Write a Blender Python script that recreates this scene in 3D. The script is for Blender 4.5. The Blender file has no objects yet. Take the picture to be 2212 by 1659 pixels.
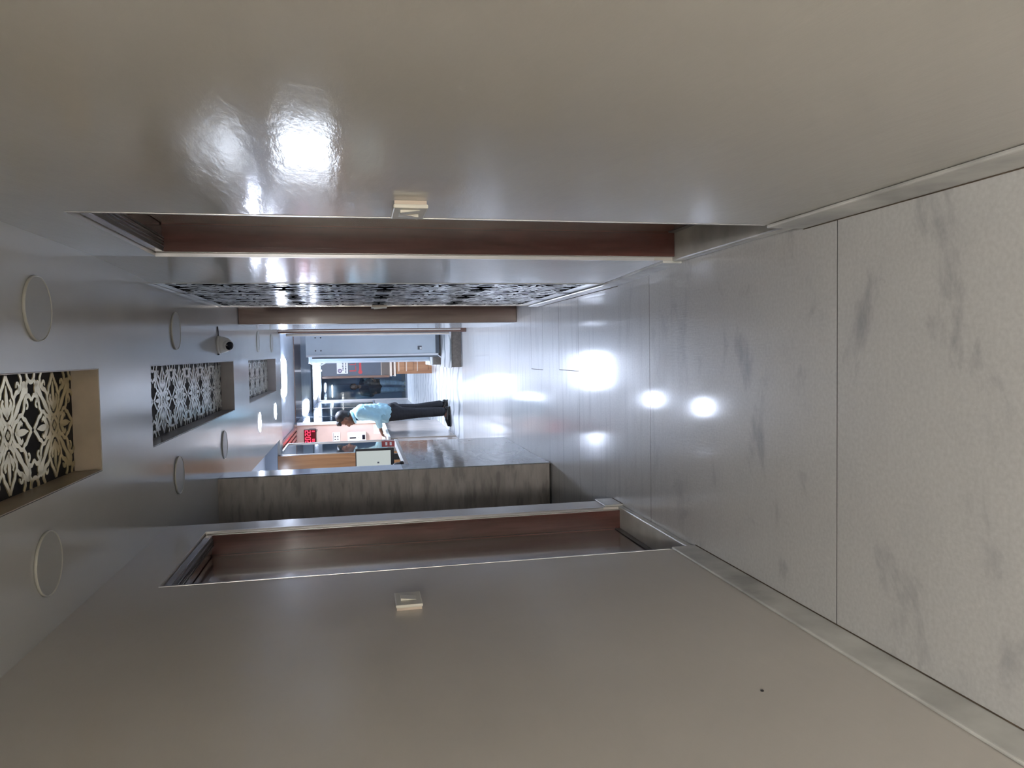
import bpy, bmesh, math, random
from mathutils import Vector, Matrix
random.seed(4)
D = bpy.data
SC = bpy.context.scene
COL = SC.collection
PI = math.pi

# ------------------------------------------------------------------ camera
# phone held sideways: the picture's left edge is the ceiling
F_PX, PITCH, YAW, ROLL = 1611.57, 0.203258, 0.0444825, -0.0258648
HCAM = 1.35
def _rot():
    a, b, c = PITCH, YAW, ROLL
    Ry = Matrix(((math.cos(b), 0, math.sin(b)), (0, 1, 0), (-math.sin(b), 0, math.cos(b))))
    Rx = Matrix(((1, 0, 0), (0, math.cos(a), -math.sin(a)), (0, math.sin(a), math.cos(a))))
    Rz = Matrix(((math.cos(c), -math.sin(c), 0), (math.sin(c), math.cos(c), 0), (0, 0, 1)))
    W = Matrix(((1, 0, 0), (0, 0, -1), (0, 1, 0)))
    P = Matrix(((0, 1, 0), (-1, 0, 0), (0, 0, 1)))
    return P @ Rz @ Rx @ Ry @ W
_M = _rot()
cam_d = D.cameras.new('camera')
cam = D.objects.new('camera', cam_d)
COL.objects.link(cam)
cam_d.sensor_fit = 'HORIZONTAL'
cam_d.sensor_width = 36.0
cam_d.lens = 36.0 * F_PX / 2212.0
cam_d.clip_start = 0.02
r_, u_, b_ = _M[0], -_M[1], -_M[2]
m4 = Matrix(((r_[0], u_[0], b_[0], 0), (r_[1], u_[1], b_[1], 0), (r_[2], u_[2], b_[2], HCAM), (0, 0, 0, 1)))
cam.matrix_world = m4
SC.camera = cam

# ------------------------------------------------------------------ world, exposure
wd = D.worlds.new('world')
SC.world = wd
wd.use_nodes = True
wd.node_tree.nodes['Background'].inputs[0].default_value = (0.35, 0.45, 0.7, 1)
wd.node_tree.nodes['Background'].inputs[1].default_value = 0.04
vs = SC.view_settings
vs.view_transform = 'Standard'
vs.look = 'None'
vs.gamma = 1.0
vs.use_curve_mapping = False
vs.exposure = 1.0
# lamp strengths (the lamps themselves are built further down)
E_TUBE, E_ROUND, E_LOBBY, E_FRONT, E_BEHIND, E_OFFICE, E_CUBICLE = 62.0, 85.0, 14.0, 12.0, 80.0, 12.0, 12.0
COOL = (0.70, 0.79, 1.0)
WARM = (1.0, 0.965, 0.915)

# ------------------------------------------------------------------ materials
def lin(c):
    return tuple(((v / 255) / 12.92 if v / 255 <= 0.04045 else ((v / 255 + 0.055) / 1.055) ** 2.4) for v in c)
def newmat(name):
    m = D.materials.new(name); m.use_nodes = True
    nt = m.node_tree
    return m, nt, nt.nodes['Principled BSDF']
def N(nt, t, **kw):
    n = nt.nodes.new(t)
    for k, v in kw.items():
        if k in n.inputs: n.inputs[k].default_value = v
        else: setattr(n, k, v)
    return n
def pos_coords(nt, scale=(1, 1, 1), rot=(0, 0, 0)):
    g = nt.nodes.new('ShaderNodeNewGeometry')
    mp = nt.nodes.new('ShaderNodeMapping')
    mp.inputs['Scale'].default_value = scale
    mp.inputs['Rotation'].default_value = rot
    nt.links.new(g.outputs['Position'], mp.inputs['Vector'])
    return mp.outputs['Vector']
def ramp(nt, fac, stops):
    r = nt.nodes.new('ShaderNodeValToRGB')
    el = r.color_ramp.elements
    while len(el) < len(stops): el.new(0.5)
    for e, (p, c) in zip(el, stops):
        e.position = p; e.color = (*c, 1)
    nt.links.new(fac, r.inputs['Fac'])
    return r.outputs['Color']
def mixc(nt, fac, a, b, mode='MIX'):
    m = nt.nodes.new('ShaderNodeMix'); m.data_type = 'RGBA'; m.blend_type = mode
    for s, v in ((m.inputs[0], fac), (m.inputs[6], a), (m.inputs[7], b)):
        if hasattr(v, 'is_linked') or hasattr(v, 'links'): nt.links.new(v, s)
        elif isinstance(v, (int, float)): s.default_value = v
        else: s.default_value = (*v, 1)
    return m.outputs[2]
def plain(name, c, rough=0.5, metal=0.0, var=0.06, scale=6.0, bump=0.0, bscale=40.0, stretch=(1, 1, 1), coat=0.0, spec=0.5):
    m, nt, b = newmat(name)
    v = pos_coords(nt, stretch)
    n = N(nt, 'ShaderNodeTexNoise', Scale=scale, Detail=4.0)
    nt.links.new(v, n.inputs['Vector'])
    lo = tuple(x * (1 - var) for x in c); hi = tuple(min(1, x * (1 + var)) for x in c)
    nt.links.new(ramp(nt, n.outputs['Fac'], ((0.3, lo), (0.7, hi))), b.inputs['Base Color'])
    b.inputs['Roughness'].default_value = rough
    b.inputs['Metallic'].default_value = metal
    b.inputs['Specular IOR Level'].default_value = spec
    b.inputs['Coat Weight'].default_value = coat
    b.inputs['Coat Roughness'].default_value = 0.05
    if bump:
        n2 = N(nt, 'ShaderNodeTexNoise', Scale=bscale, Detail=3.0)
        nt.links.new(v, n2.inputs['Vector'])
        bp = N(nt, 'ShaderNodeBump', Strength=bump, Distance=0.01)
        nt.links.new(n2.outputs['Fac'], bp.inputs['Height'])
        nt.links.new(bp.outputs['Normal'], b.inputs['Normal'])
    return m
def emit(name, c, s, base=(0.9, 0.9, 0.9)):
    m, nt, b = newmat(name)
    b.inputs['Base Color'].default_value = (*base, 1)
    b.inputs['Emission Color'].default_value = (*c, 1)
    b.inputs['Emission Strength'].default_value = s
    return m
def wood(name, dark, light, axis='Z', rough=0.25, scale=7.0, coat=0.5):
    m, nt, b = newmat(name)
    st = {'Z': (6, 6, 0.5), 'Y': (6, 0.5, 6), 'X': (0.5, 6, 6)}[axis]
    v = pos_coords(nt, st)
    n = N(nt, 'ShaderNodeTexNoise', Scale=scale * 0.5, Detail=6.0, Distortion=0.6)
    nt.links.new(v, n.inputs['Vector'])
    nt.links.new(ramp(nt, n.outputs['Fac'], ((0.3, dark), (0.7, light))), b.inputs['Base Color'])
    b.inputs['Roughness'].default_value = rough
    b.inputs['Coat Weight'].default_value = coat
    b.inputs['Coat Roughness'].default_value = 0.08
    return m
def marble_floor():
    m, nt, b = newmat('corridor_marble')
    # soft diagonal grey clouds
    v = pos_coords(nt, (1.0, 1.9, 1), (0, 0, math.radians(-38)))
    n = N(nt, 'ShaderNodeTexNoise', Scale=2.6, Detail=6.0, Roughness=0.62, Distortion=0.35)
    nt.links.new(v, n.inputs['Vector'])
    cloud = ramp(nt, n.outputs['Fac'], ((0.45, (0, 0, 0)), (0.57, (0.05,) * 3), (0.69, (0.62,) * 3), (0.82, (0.85,) * 3)))
    # fine streaks across the corridor
    v2 = pos_coords(nt, (0.55, 7.0, 1), (0, 0, math.radians(4)))
    n2 = N(nt, 'ShaderNodeTexNoise', Scale=2.4, Detail=7.0, Roughness=0.65, Distortion=0.25)
    nt.links.new(v2, n2.inputs['Vector'])
    streak = ramp(nt, n2.outputs['Fac'], ((0.52, (0, 0, 0)), (0.66, (0.55,) * 3), (0.78, (1, 1, 1))))
    v3 = pos_coords(nt)
    sp = N(nt, 'ShaderNodeTexNoise', Scale=90.0, Detail=3.0)
    nt.links.new(v3, sp.inputs['Vector'])
    base = ramp(nt, sp.outputs['Fac'], ((0.3, (0.54, 0.537, 0.522)), (0.7, (0.62, 0.617, 0.60))))
    # streaks take over along the corridor, where the slabs were cut the other way
    sx = nt.nodes.new('ShaderNodeSeparateXYZ'); nt.links.new(v3, sx.inputs[0])
    mr = N(nt, 'ShaderNodeMapRange'); mr.inputs[1].default_value = 2.6; mr.inputs[2].default_value = 4.2
    nt.links.new(sx.outputs['Y'], mr.inputs[0])
    k = mixc(nt, mr.outputs[0], cloud, mixc(nt, 0.65, (0, 0, 0), streak))
    col = mixc(nt, k, base, (0.24, 0.245, 0.265))
    nt.links.new(col, b.inputs['Base Color'])
    rr = N(nt, 'ShaderNodeTexNoise', Scale=5.0, Detail=5.0)
    nt.links.new(v3, rr.inputs['Vector'])
    rm = N(nt, 'ShaderNodeMapRange'); rm.inputs[3].default_value = 0.30; rm.inputs[4].default_value = 0.42
    nt.links.new(rr.outputs['Fac'], rm.inputs[0]); nt.links.new(rm.outputs[0], b.inputs['Roughness'])
    b.inputs['Coat Weight'].default_value = 0.55; b.inputs['Coat Roughness'].default_value = 0.10
    # worn polish: faint scratches in the relief
    v4 = pos_coords(nt, (22, 3, 1))
    n4 = N(nt, 'ShaderNodeTexNoise', Scale=6.0, Detail=4.0); nt.links.new(v4, n4.inputs['Vector'])
    bp = N(nt, 'ShaderNodeBump', Strength=0.05, Distance=0.01)
    nt.links.new(n4.outputs['Fac'], bp.inputs['Height']); nt.links.new(bp.outputs['Normal'], b.inputs['Normal'])
    return m
def marble_lobby():
    m, nt, b = newmat('lobby_marble')
    v = pos_coords(nt, (1.0, 0.42, 1.0), (0, 0, math.radians(6)))
    w = N(nt, 'ShaderNodeTexWave', Scale=1.5, Distortion=7.0, Detail=3.0)
    w.inputs['Detail Scale'].default_value = 1.1
    w.bands_direction = 'Y'
    nt.links.new(v, w.inputs['Vector'])
    col = ramp(nt, w.outputs['Fac'], ((0.0, (0.20, 0.23, 0.25)), (0.16, (0.50, 0.53, 0.54)), (0.4, (0.66, 0.68, 0.68)), (1, (0.58, 0.60, 0.61))))
    nt.links.new(col, b.inputs['Base Color'])
    b.inputs['Roughness'].default_value = 0.28
    return m
def stone_strata():
    m, nt, b = newmat('brown_strata_stone')
    v = pos_coords(nt, (1.3, 1, 5.0), (0, math.radians(9), 0))
    n = N(nt, 'ShaderNodeTexNoise', Scale=2.6, Detail=8.0, Roughness=0.6, Distortion=0.3)
    nt.links.new(v, n.inputs['Vector'])
    c1 = ramp(nt, n.outputs['Fac'], ((0.28, (0.36, 0.33, 0.305)), (0.46, (0.44, 0.405, 0.375)), (0.6, (0.50, 0.465, 0.435)), (0.75, (0.58, 0.545, 0.51))))
    v2 = pos_coords(nt, (3.5, 1, 15.0), (0, math.radians(11), 0))
    n2 = N(nt, 'ShaderNodeTexNoise', Scale=2.0, Detail=5.0)
    nt.links.new(v2, n2.inputs['Vector'])
    c2 = ramp(nt, n2.outputs['Fac'], ((0.34, (0.74,) * 3), (0.48, (1, 1, 1)), (0.7, (1.06,) * 3)))
    nt.links.new(mixc(nt, 1.0, c1, c2, 'MULTIPLY'), b.inputs['Base Color'])
    b.inputs['Roughness'].default_value = 0.42
    return m
def granite():
    m, nt, b = newmat('grey_polished_stone')
    v = pos_coords(nt, (1, 1.2, 3.5), (math.radians(12), 0, 0))
    n = N(nt, 'ShaderNodeTexNoise', Scale=2.2, Detail=8.0, Roughness=0.65, Distortion=0.8)
    nt.links.new(v, n.inputs['Vector'])
    c = ramp(nt, n.outputs['Fac'], ((0.3, (0.22, 0.235, 0.24)), (0.55, (0.31, 0.33, 0.33)), (0.72, (0.44, 0.455, 0.45))))
    nt.links.new(c, b.inputs['Base Color'])
    b.inputs['Roughness'].default_value = 0.09
    return m
def paint(name, c, rough, wob, axis_stretch, spec=0.5):
    # gloss enamel with brushed, slightly wavy surface
    m, nt, b = newmat(name)
    v = pos_coords(nt)
    n = N(nt, 'ShaderNodeTexNoise', Scale=1.4, Detail=4.0); nt.links.new(v, n.inputs['Vector'])
    nt.links.new(ramp(nt, n.outputs['Fac'], ((0.3, tuple(x * 0.95 for x in c)), (0.7, tuple(x * 1.04 for x in c)))), b.inputs['Base Color'])
    b.inputs['Roughness'].default_value = rough
    b.inputs['Specular IOR Level'].default_value = spec
    v2 = pos_coords(nt, axis_stretch)
    n2 = N(nt, 'ShaderNodeTexNoise', Scale=14.0, Detail=5.0, Roughness=0.6); nt.links.new(v2, n2.inputs['Vector'])
    bp = N(nt, 'ShaderNodeBump', Strength=wob, Distance=0.01)
    nt.links.new(n2.outputs['Fac'], bp.inputs['Height']); nt.links.new(bp.outputs['Normal'], b.inputs['Normal'])
    return m
def glassmat(name, tint, rough=0.02, alpha_mix=0.75):
    m, nt, b = newmat(name)
    t = N(nt, 'ShaderNodeBsdfTransparent'); t.inputs[0].default_value = (*tint, 1)
    g = N(nt, 'ShaderNodeBsdfGlossy'); g.inputs['Roughness'].default_value = rough
    g.inputs[0].default_value = (0.9, 0.95, 1, 1)
    fr = N(nt, 'ShaderNodeFresnel', IOR=1.5)
    mx = nt.nodes.new('ShaderNodeMixShader')
    nt.links.new(fr.outputs[0], mx.inputs[0]); nt.links.new(t.outputs[0], mx.inputs[1]); nt.links.new(g.outputs[0], mx.inputs[2])
    out = [n for n in nt.nodes if n.type == 'OUTPUT_MATERIAL'][0]
    nt.links.new(mx.outputs[0], out.inputs[0])
    nt.nodes.remove(b)
    return m

MAT = {}
MAT['floor'] = marble_floor()
MAT['lobby'] = marble_lobby()
MAT['joint'] = plain('dark_joint_mortar', (0.06, 0.058, 0.055), 0.9)
MAT['skirt'] = plain('skirting_marble', (0.60, 0.60, 0.57), 0.25, var=0.3, scale=4.0)
MAT['wall'] = paint('gloss_wall_enamel', (0.53, 0.51, 0.47), 0.12, 0.08, (0.6, 0.6, 2.2))
MAT['wall_l'] = paint('satin_wall_enamel', (0.66, 0.625, 0.58), 0.2, 0.06, (0.6, 0.6, 2.2))
MAT['ceil'] = paint('gloss_ceiling_sheet', (0.56, 0.555, 0.535), 0.16, 0.03, (2.2, 0.5, 1))
MAT['recess'] = plain('recess_lining', (0.42, 0.35, 0.27), 0.35, var=0.12, scale=8)
MAT['gold'] = plain('gold_lattice', (0.68, 0.57, 0.34), 0.22, metal=0.45, var=0.1, scale=9)
MAT['goldlat_reflect'] = plain('gold_lattice_painted_reflection', (0.60, 0.58, 0.52), 0.22, metal=0.25, var=0.08, scale=9)  # gold lattice again, its bright reflections painted in as a cream tone
MAT['recess_reflect'] = plain('recess_lining_painted_reflection', (0.36, 0.335, 0.325), 0.3, var=0.06, scale=8)  # same lining as the tan one, greyed to stand in for reflections
MAT['lat_back'] = plain('lattice_backing', (0.03, 0.027, 0.024), 0.6, spec=0.05)
MAT['white_lat'] = plain('white_lattice', (0.58, 0.58, 0.58), 0.14, var=0.05)
MAT['black_back'] = plain('black_gloss_backing', (0.008, 0.008, 0.009), 0.5, spec=0.0)
MAT['mahog'] = wood('red_brown_veneer', (0.066, 0.022, 0.018), (0.125, 0.046, 0.036))
MAT['mahog_light'] = wood('brown_door_veneer', (0.13, 0.055, 0.035), (0.20, 0.09, 0.06))
MAT['brown'] = wood('brown_jamb_veneer', (0.12, 0.058, 0.042), (0.18, 0.095, 0.07))
MAT['orange'] = wood('orange_wood', (0.24, 0.105, 0.035), (0.36, 0.17, 0.065), 'Z', 0.2)
MAT['redlit_slat'] = wood('red_glow_wood_slat', (0.30, 0.06, 0.045), (0.42, 0.10, 0.075), 'Y', 0.3)  # reddish wood with the clock's red glow mixed into its colour
MAT['greytrim'] = plain('grey_door_trim', (0.16, 0.155, 0.155), 0.3)
MAT['alu'] = plain('aluminium', (0.55, 0.55, 0.56), 0.3, metal=0.9)
MAT['chrome'] = plain('polished_steel_strip', (0.7, 0.7, 0.72), 0.12, metal=1.0)
MAT['white'] = plain('white_plastic', (0.78, 0.77, 0.74), 0.35, var=0.02)
MAT['offwhite'] = plain('ivory_plastic', (0.70, 0.67, 0.58), 0.35, var=0.03)
MAT['black'] = plain('black_plastic', (0.015, 0.015, 0.017), 0.35)
MAT['lens'] = plain('dark_lens', (0.01, 0.011, 0.02), 0.08)
MAT['strata'] = stone_strata()
MAT['granite'] = granite()
MAT['beige'] = plain('beige_counter_front', (0.50, 0.42, 0.35), 0.16, var=0.1, scale=2.5)
MAT['pink'] = plain('pinkish_laminate', (0.62, 0.46, 0.39), 0.45, var=0.05)
MAT['bluegrey'] = plain('blue_grey_paint', (0.42, 0.47, 0.55), 0.45, var=0.04)
MAT['steel'] = plain('grey_steel_sheet', (0.66, 0.75, 0.82), 0.38, var=0.06, scale=2.0)
MAT['steel_d'] = plain('grey_steel_dark', (0.12, 0.14, 0.16), 0.45)
MAT['whitemetal'] = plain('white_metal_edge', (0.85, 0.88, 0.92), 0.3)
MAT['riser'] = plain('brown_riser_stone', (0.20, 0.175, 0.15), 0.6, var=0.18, scale=40)
MAT['board'] = plain('slate_blue_board', (0.075, 0.09, 0.115), 0.4)
MAT['brownboard'] = plain('grey_brown_board', (0.13, 0.105, 0.085), 0.5)
MAT['teak'] = wood('teak_panel', (0.24, 0.10, 0.04), (0.36, 0.17, 0.075), 'Z', 0.35)
MAT['cream'] = plain('cream_edge', (0.62, 0.52, 0.42), 0.4)
MAT['red'] = plain('red_vinyl', (0.45, 0.04, 0.04), 0.4)
MAT['purple'] = plain('purple_ink', (0.10, 0.05, 0.14), 0.5)
MAT['ink'] = plain('dark_ink', (0.12, 0.12, 0.15), 0.6)
MAT['paper'] = plain('white_paper', (0.80, 0.80, 0.78), 0.6, var=0.02)
MAT['green'] = plain('green_card_edge', (0.45, 0.62, 0.50), 0.5)
MAT['redpaper'] = plain('red_printed_cover', (0.40, 0.06, 0.06), 0.35)
MAT['tile'] = plain('grey_wall_tile', (0.42, 0.42, 0.41), 0.3, var=0.12, scale=5)
MAT['night'] = plain('night_wall', (0.16, 0.21, 0.32), 0.7)
MAT['nightglass'] = plain('dark_window_glass', (0.02, 0.035, 0.055), 0.06)
MAT['glass'] = glassmat('clear_glass', (0.80, 0.88, 0.90))
MAT['mirror'] = plain('tinted_reflective_glass', (0.10, 0.14, 0.16), 0.04, metal=0.0, spec=1.0, coat=1.0)
MAT['skin'] = plain('brown_skin', (0.20, 0.095, 0.062), 0.5, var=0.08)
MAT['hair'] = plain('black_hair', (0.012, 0.011, 0.012), 0.45, bump=0.6, bscale=120)
MAT['shirt'] = plain('pale_blue_cotton', (0.40, 0.66, 0.76), 0.8, var=0.05, scale=12, bump=0.5, bscale=18)
MAT['trousers'] = plain('charcoal_trousers', (0.018, 0.019, 0.024), 0.7, var=0.15, scale=20, bump=0.4, bscale=20)
MAT['shoe'] = plain('black_leather', (0.010, 0.010, 0.011), 0.3)
MAT['navy'] = plain('dark_navy_cotton', (0.012, 0.014, 0.028), 0.85)
MAT['jeans'] = plain('faded_denim', (0.52, 0.60, 0.72), 0.8, var=0.2, scale=14)
MAT['tanshoe'] = plain('pale_tan_shoe', (0.75, 0.66, 0.5), 0.6)
MAT['screen'] = emit('lit_screen', (0.80, 0.88, 0.86), 0.30, (0.02, 0.02, 0.02))
MAT['led_red'] = emit('red_led', (1.0, 0.03, 0.08), 1.6, (0.2, 0, 0))
MAT['clockface'] = plain('dark_red_display', (0.10, 0.006, 0.010), 0.2)
MAT['lamp_off'] = plain('frosted_lamp_cover', (0.46, 0.455, 0.43), 0.35, var=0.02)
MAT['lamp_rim'] = plain('ivory_lamp_rim', (0.54, 0.53, 0.47), 0.3, var=0.02)

# ------------------------------------------------------------------ mesh helpers
class MB:
    def __init__(s): s.v = []; s.f = []
    def quad(s, a, b, c, d):
        i = len(s.v); s.v += [tuple(a), tuple(b), tuple(c), tuple(d)]; s.f.append((i, i + 1, i + 2, i + 3)); return s
    def box(s, x0, x1, y0, y1, z0, z1):
        i = len(s.v)
        s.v += [(x, y, z) for x in (x0, x1) for y in (y0, y1) for z in (z0, z1)]
        s.f += [tuple(i + k for k in q) for q in ((0, 1, 3, 2), (4, 6, 7, 5), (0, 4, 5, 1), (2, 3, 7, 6), (0, 2, 6, 4), (1, 5, 7, 3))]
        return s
    def prism(s, poly, a0, a1, axis='Y'):
        # poly of 2D points in the plane normal to axis: X->(y,z) Y->(x,z) Z->(x,y)
        def P(p, a): return {'X': (a, p[0], p[1]), 'Y': (p[0], a, p[1]), 'Z': (p[0], p[1], a)}[axis]
        i = len(s.v); n = len(poly)
        s.v += [P(p, a0) for p in poly] + [P(p, a1) for p in poly]
        s.f.append(tuple(i + k for k in range(n))); s.f.append(tuple(i + n + k for k in reversed(range(n))))
        for k in range(n):
            l = (k + 1) % n; s.f.append((i + l, i + k, i + n + k, i + n + l))
        return s
    def tube(s, pts, rad, n=8, cap=True):
        pts = [Vector(p) for p in pts]
        if not isinstance(rad, (list, tuple)): rad = [rad] * len(pts)
        rings = []
        for k, p in enumerate(pts):
            t = (pts[min(k + 1, len(pts) - 1)] - pts[max(k - 1, 0)]).normalized()
            a = Vector((0, 0, 1)) if abs(t.z) < 0.9 else Vector((1, 0, 0))
            u = t.cross(a).normalized(); w = t.cross(u)
            i = len(s.v)
            s.v += [tuple(p + (u * math.cos(2 * PI * q / n) + w * math.sin(2 * PI * q / n)) * rad[k]) for q in range(n)]
            rings.append(i)
        for a, b in zip(rings, rings[1:]):
            for q in range(n):
                r = (q + 1) % n; s.f.append((a + q, a + r, b + r, b + q))
        if cap:
            s.f.append(tuple(rings[0] + q for q in reversed(range(n)))); s.f.append(tuple(rings[-1] + q for q in range(n)))
        return s
    def lathe(s, prof, c, axis=(0, 0, 1), n=24):
        # prof: (radius, height) along axis
        ax = Vector(axis).normalized(); c = Vector(c)
        a = Vector((0, 0, 1)) if abs(ax.z) < 0.9 else Vector((1, 0, 0))
        u = ax.cross(a).normalized(); w = ax.cross(u)
        rings = []
        for r, hh in prof:
            i = len(s.v)
            s.v += [tuple(c + ax * hh + (u * math.cos(2 * PI * q / n) + w * math.sin(2 * PI * q / n)) * max(r, 1e-4)) for q in range(n)]
            rings.append(i)
        for a, b in zip(rings, rings[1:]):
            for q in range(n):
                r = (q + 1) % n; s.f.append((a + q, a + r, b + r, b + q))
        s.f.append(tuple(rings[0] + q for q in reversed(range(n)))); s.f.append(tuple(rings[-1] + q for q in range(n)))
        return s
    def build(s, name, mat, parent=None, bevel=0.0, smooth=False, xf=None):
        me = D.meshes.new(name)
        vs_ = s.v
        if xf is not None: vs_ = [tuple(xf @ Vector(v)) for v in vs_]
        if parent is not None:
            org = wloc(parent)
        else:
            xs, ys, zs = zip(*vs_)
            org = Vector(((min(xs) + max(xs)) / 2, (min(ys) + max(ys)) / 2, min(zs)))
        me.from_pydata([tuple(Vector(v) - org) for v in vs_], [], s.f)
        bm = bmesh.new(); bm.from_mesh(me)
        bmesh.ops.recalc_face_normals(bm, faces=bm.faces)
        if bevel:
            bmesh.ops.bevel(bm, geom=[e for e in bm.edges if len(e.link_faces) == 2 and e.calc_face_angle(0) > 0.6], offset=bevel, segments=2, profile=0.6, affect='EDGES')
        bm.to_mesh(me); bm.free()
        if smooth:
            for p in me.polygons: p.use_smooth = True
        me.materials.append(MAT[mat] if isinstance(mat, str) else mat)
        o = D.objects.new(name, me); COL.objects.link(o)
        if parent is not None: o.parent = parent
        else: o.location = org
        WL[o.name] = org
        return o
WL = {}
def wloc(o): return WL[o.name]
def empty(name, loc):
    o = D.objects.new(name, None); COL.objects.link(o); o.location = loc
    o.empty_display_size = 0.1; WL[o.name] = Vector(loc)
    return o
def tag(o, label=None, cat=None, group=None, kind=None):
    if label: o['label'] = label
    if cat: o['category'] = cat
    if group: o['group'] = group
    if kind: o['kind'] = kind
    return o
def thing(name, loc, label, cat, group=None): return tag(empty(name, loc), label, cat, group)
def struct(name, mb, mat, label=None, bevel=0.0):
    return tag(mb.build(name, mat, bevel=bevel), label, None, None, 'structure')
def sgroup(name, loc, label=None): return tag(empty(name, loc), label, None, None, 'structure')
def B(*a): return MB().box(*a)

# ------------------------------------------------------------------ dimensions
XL, XR, XR2, XR3 = -0.8235, 0.371, 0.346, 0.25     # wall faces
ZC = 2.277                                         # corridor ceiling
YB = -6.0                                          # end of the corridor behind the camera

# ------------------------------------------------------------------ floor: marble slabs with open joints
fl = sgroup('floor', (0, 6, 0), 'polished white-grey marble slab floor')
MB().box(-3.2, 1.0, YB, 21.1, -0.06, -0.0005).build('screed', 'joint', fl)
J = 0.0022
def slab(x0, x1, y0, y1, mat='floor'):
    B(x0 + J, x1 - J, y0 + J, y1 - J, -0.03, 0).build('slab', mat, fl)
rows = [(-6.0, -4.0), (-4.0, -2.4), (-2.4, -1.0), (-1.0, 0.45), (0.45, 1.912), (1.912, 3.318)]
for a, b in rows: slab(XL - 0.16, XR + 0.16, a, b)
slab(XL - 0.16, XR + 0.16, 3.318, 4.477); slab(-3.2, XL - 0.16, 3.318, 4.477)
slab(-0.13, XR + 0.3, 4.477, 4.936); slab(-0.14, XR + 0.3, 5.392, 5.77)
xr = XR + 0.3
MB().prism([(-1.6 + J, 4.477 + J), (-0.13 - J, 4.477 + J), (-0.13 - J, 4.936 + J), (xr, 4.936 + J), (xr, 5.392 - J), (-0.14 - J, 5.392 - J), (-0.14 - J, 5.77 + J), (xr, 5.77 + J), (xr, 6.6 - J), (-1.6 + J, 6.6 - J)], -0.03, 0, 'Z').build('slab', 'floor', fl)
slab(-3.2, -1.6, 4.477, 6.6)
ys = [6.6, 7.7, 8.75, 9.78]
for a, b in zip(ys, ys[1:]):
    slab(-1.6, 1.0, a, b); slab(-3.2, -1.6, a, b)
ys = [9.78, 11.6, 13.4, 15.4, 17.4, 19.3, 21.1]
for i, (a, b) in enumerate(zip(ys, ys[1:])):
    slab(-3.2, 1.0, a, b, 'lobby')

# ------------------------------------------------------------------ ceiling with three recesses
RX0, RX1, RZ = -0.412, -0.036, 2.37
recs = [(0.55, 2.975), (3.667, 6.0), (6.79, 8.985)]
c = MB()
TH = 0.16
c.box(RX1, 0.95, YB, 9.57, ZC, ZC + TH)
edges = [YB] + [v for r in recs for v in r] + [9.57]
for a, b in zip(edges[::2], edges[1::2]): c.box(RX0, RX1, a, b, ZC, ZC + TH)
c.box(XL - 0.12, RX0, YB, 3.87, ZC, ZC + TH)
c.box(-3.2, RX0, 3.87, 5.45, ZC, ZC + TH)
c.box(-1.0, RX0, 5.45, 9.2, ZC, ZC + TH)
c.box(-1.19, RX0, 9.2, 9.5, ZC, ZC + TH)
ceil = struct('ceiling', c, 'ceil', 'glossy grey sheet ceiling of the corridor')
B(-3.2, -1.0, 5.45, 9.2, 2.44, 2.5).build('office_ceiling', 'bluegrey', ceil)
B(-3.2, -1.0, 5.43, 5.45, ZC, 2.5).build('ceiling_step', 'bluegrey', ceil)
B(-1.0, -0.985, 5.45, 9.2, ZC + 0.001, 2.5).build('ceiling_edge', 'bluegrey', ceil)
lob = struct('trim_1', B(-1.19, 0.95, 13.6, 15.1, 2.437, 2.449), 'brown', 'brown wooden band across the lobby ceiling', 0.002)
lc = struct('ceiling_lobby', B(-1.6, 0.95, 9.5, 21.2, 2.45, 2.55), plain('lobby_ceiling_sheet', (0.46, 0.50, 0.54), 0.25), 'pale blue-grey lobby ceiling')

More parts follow.
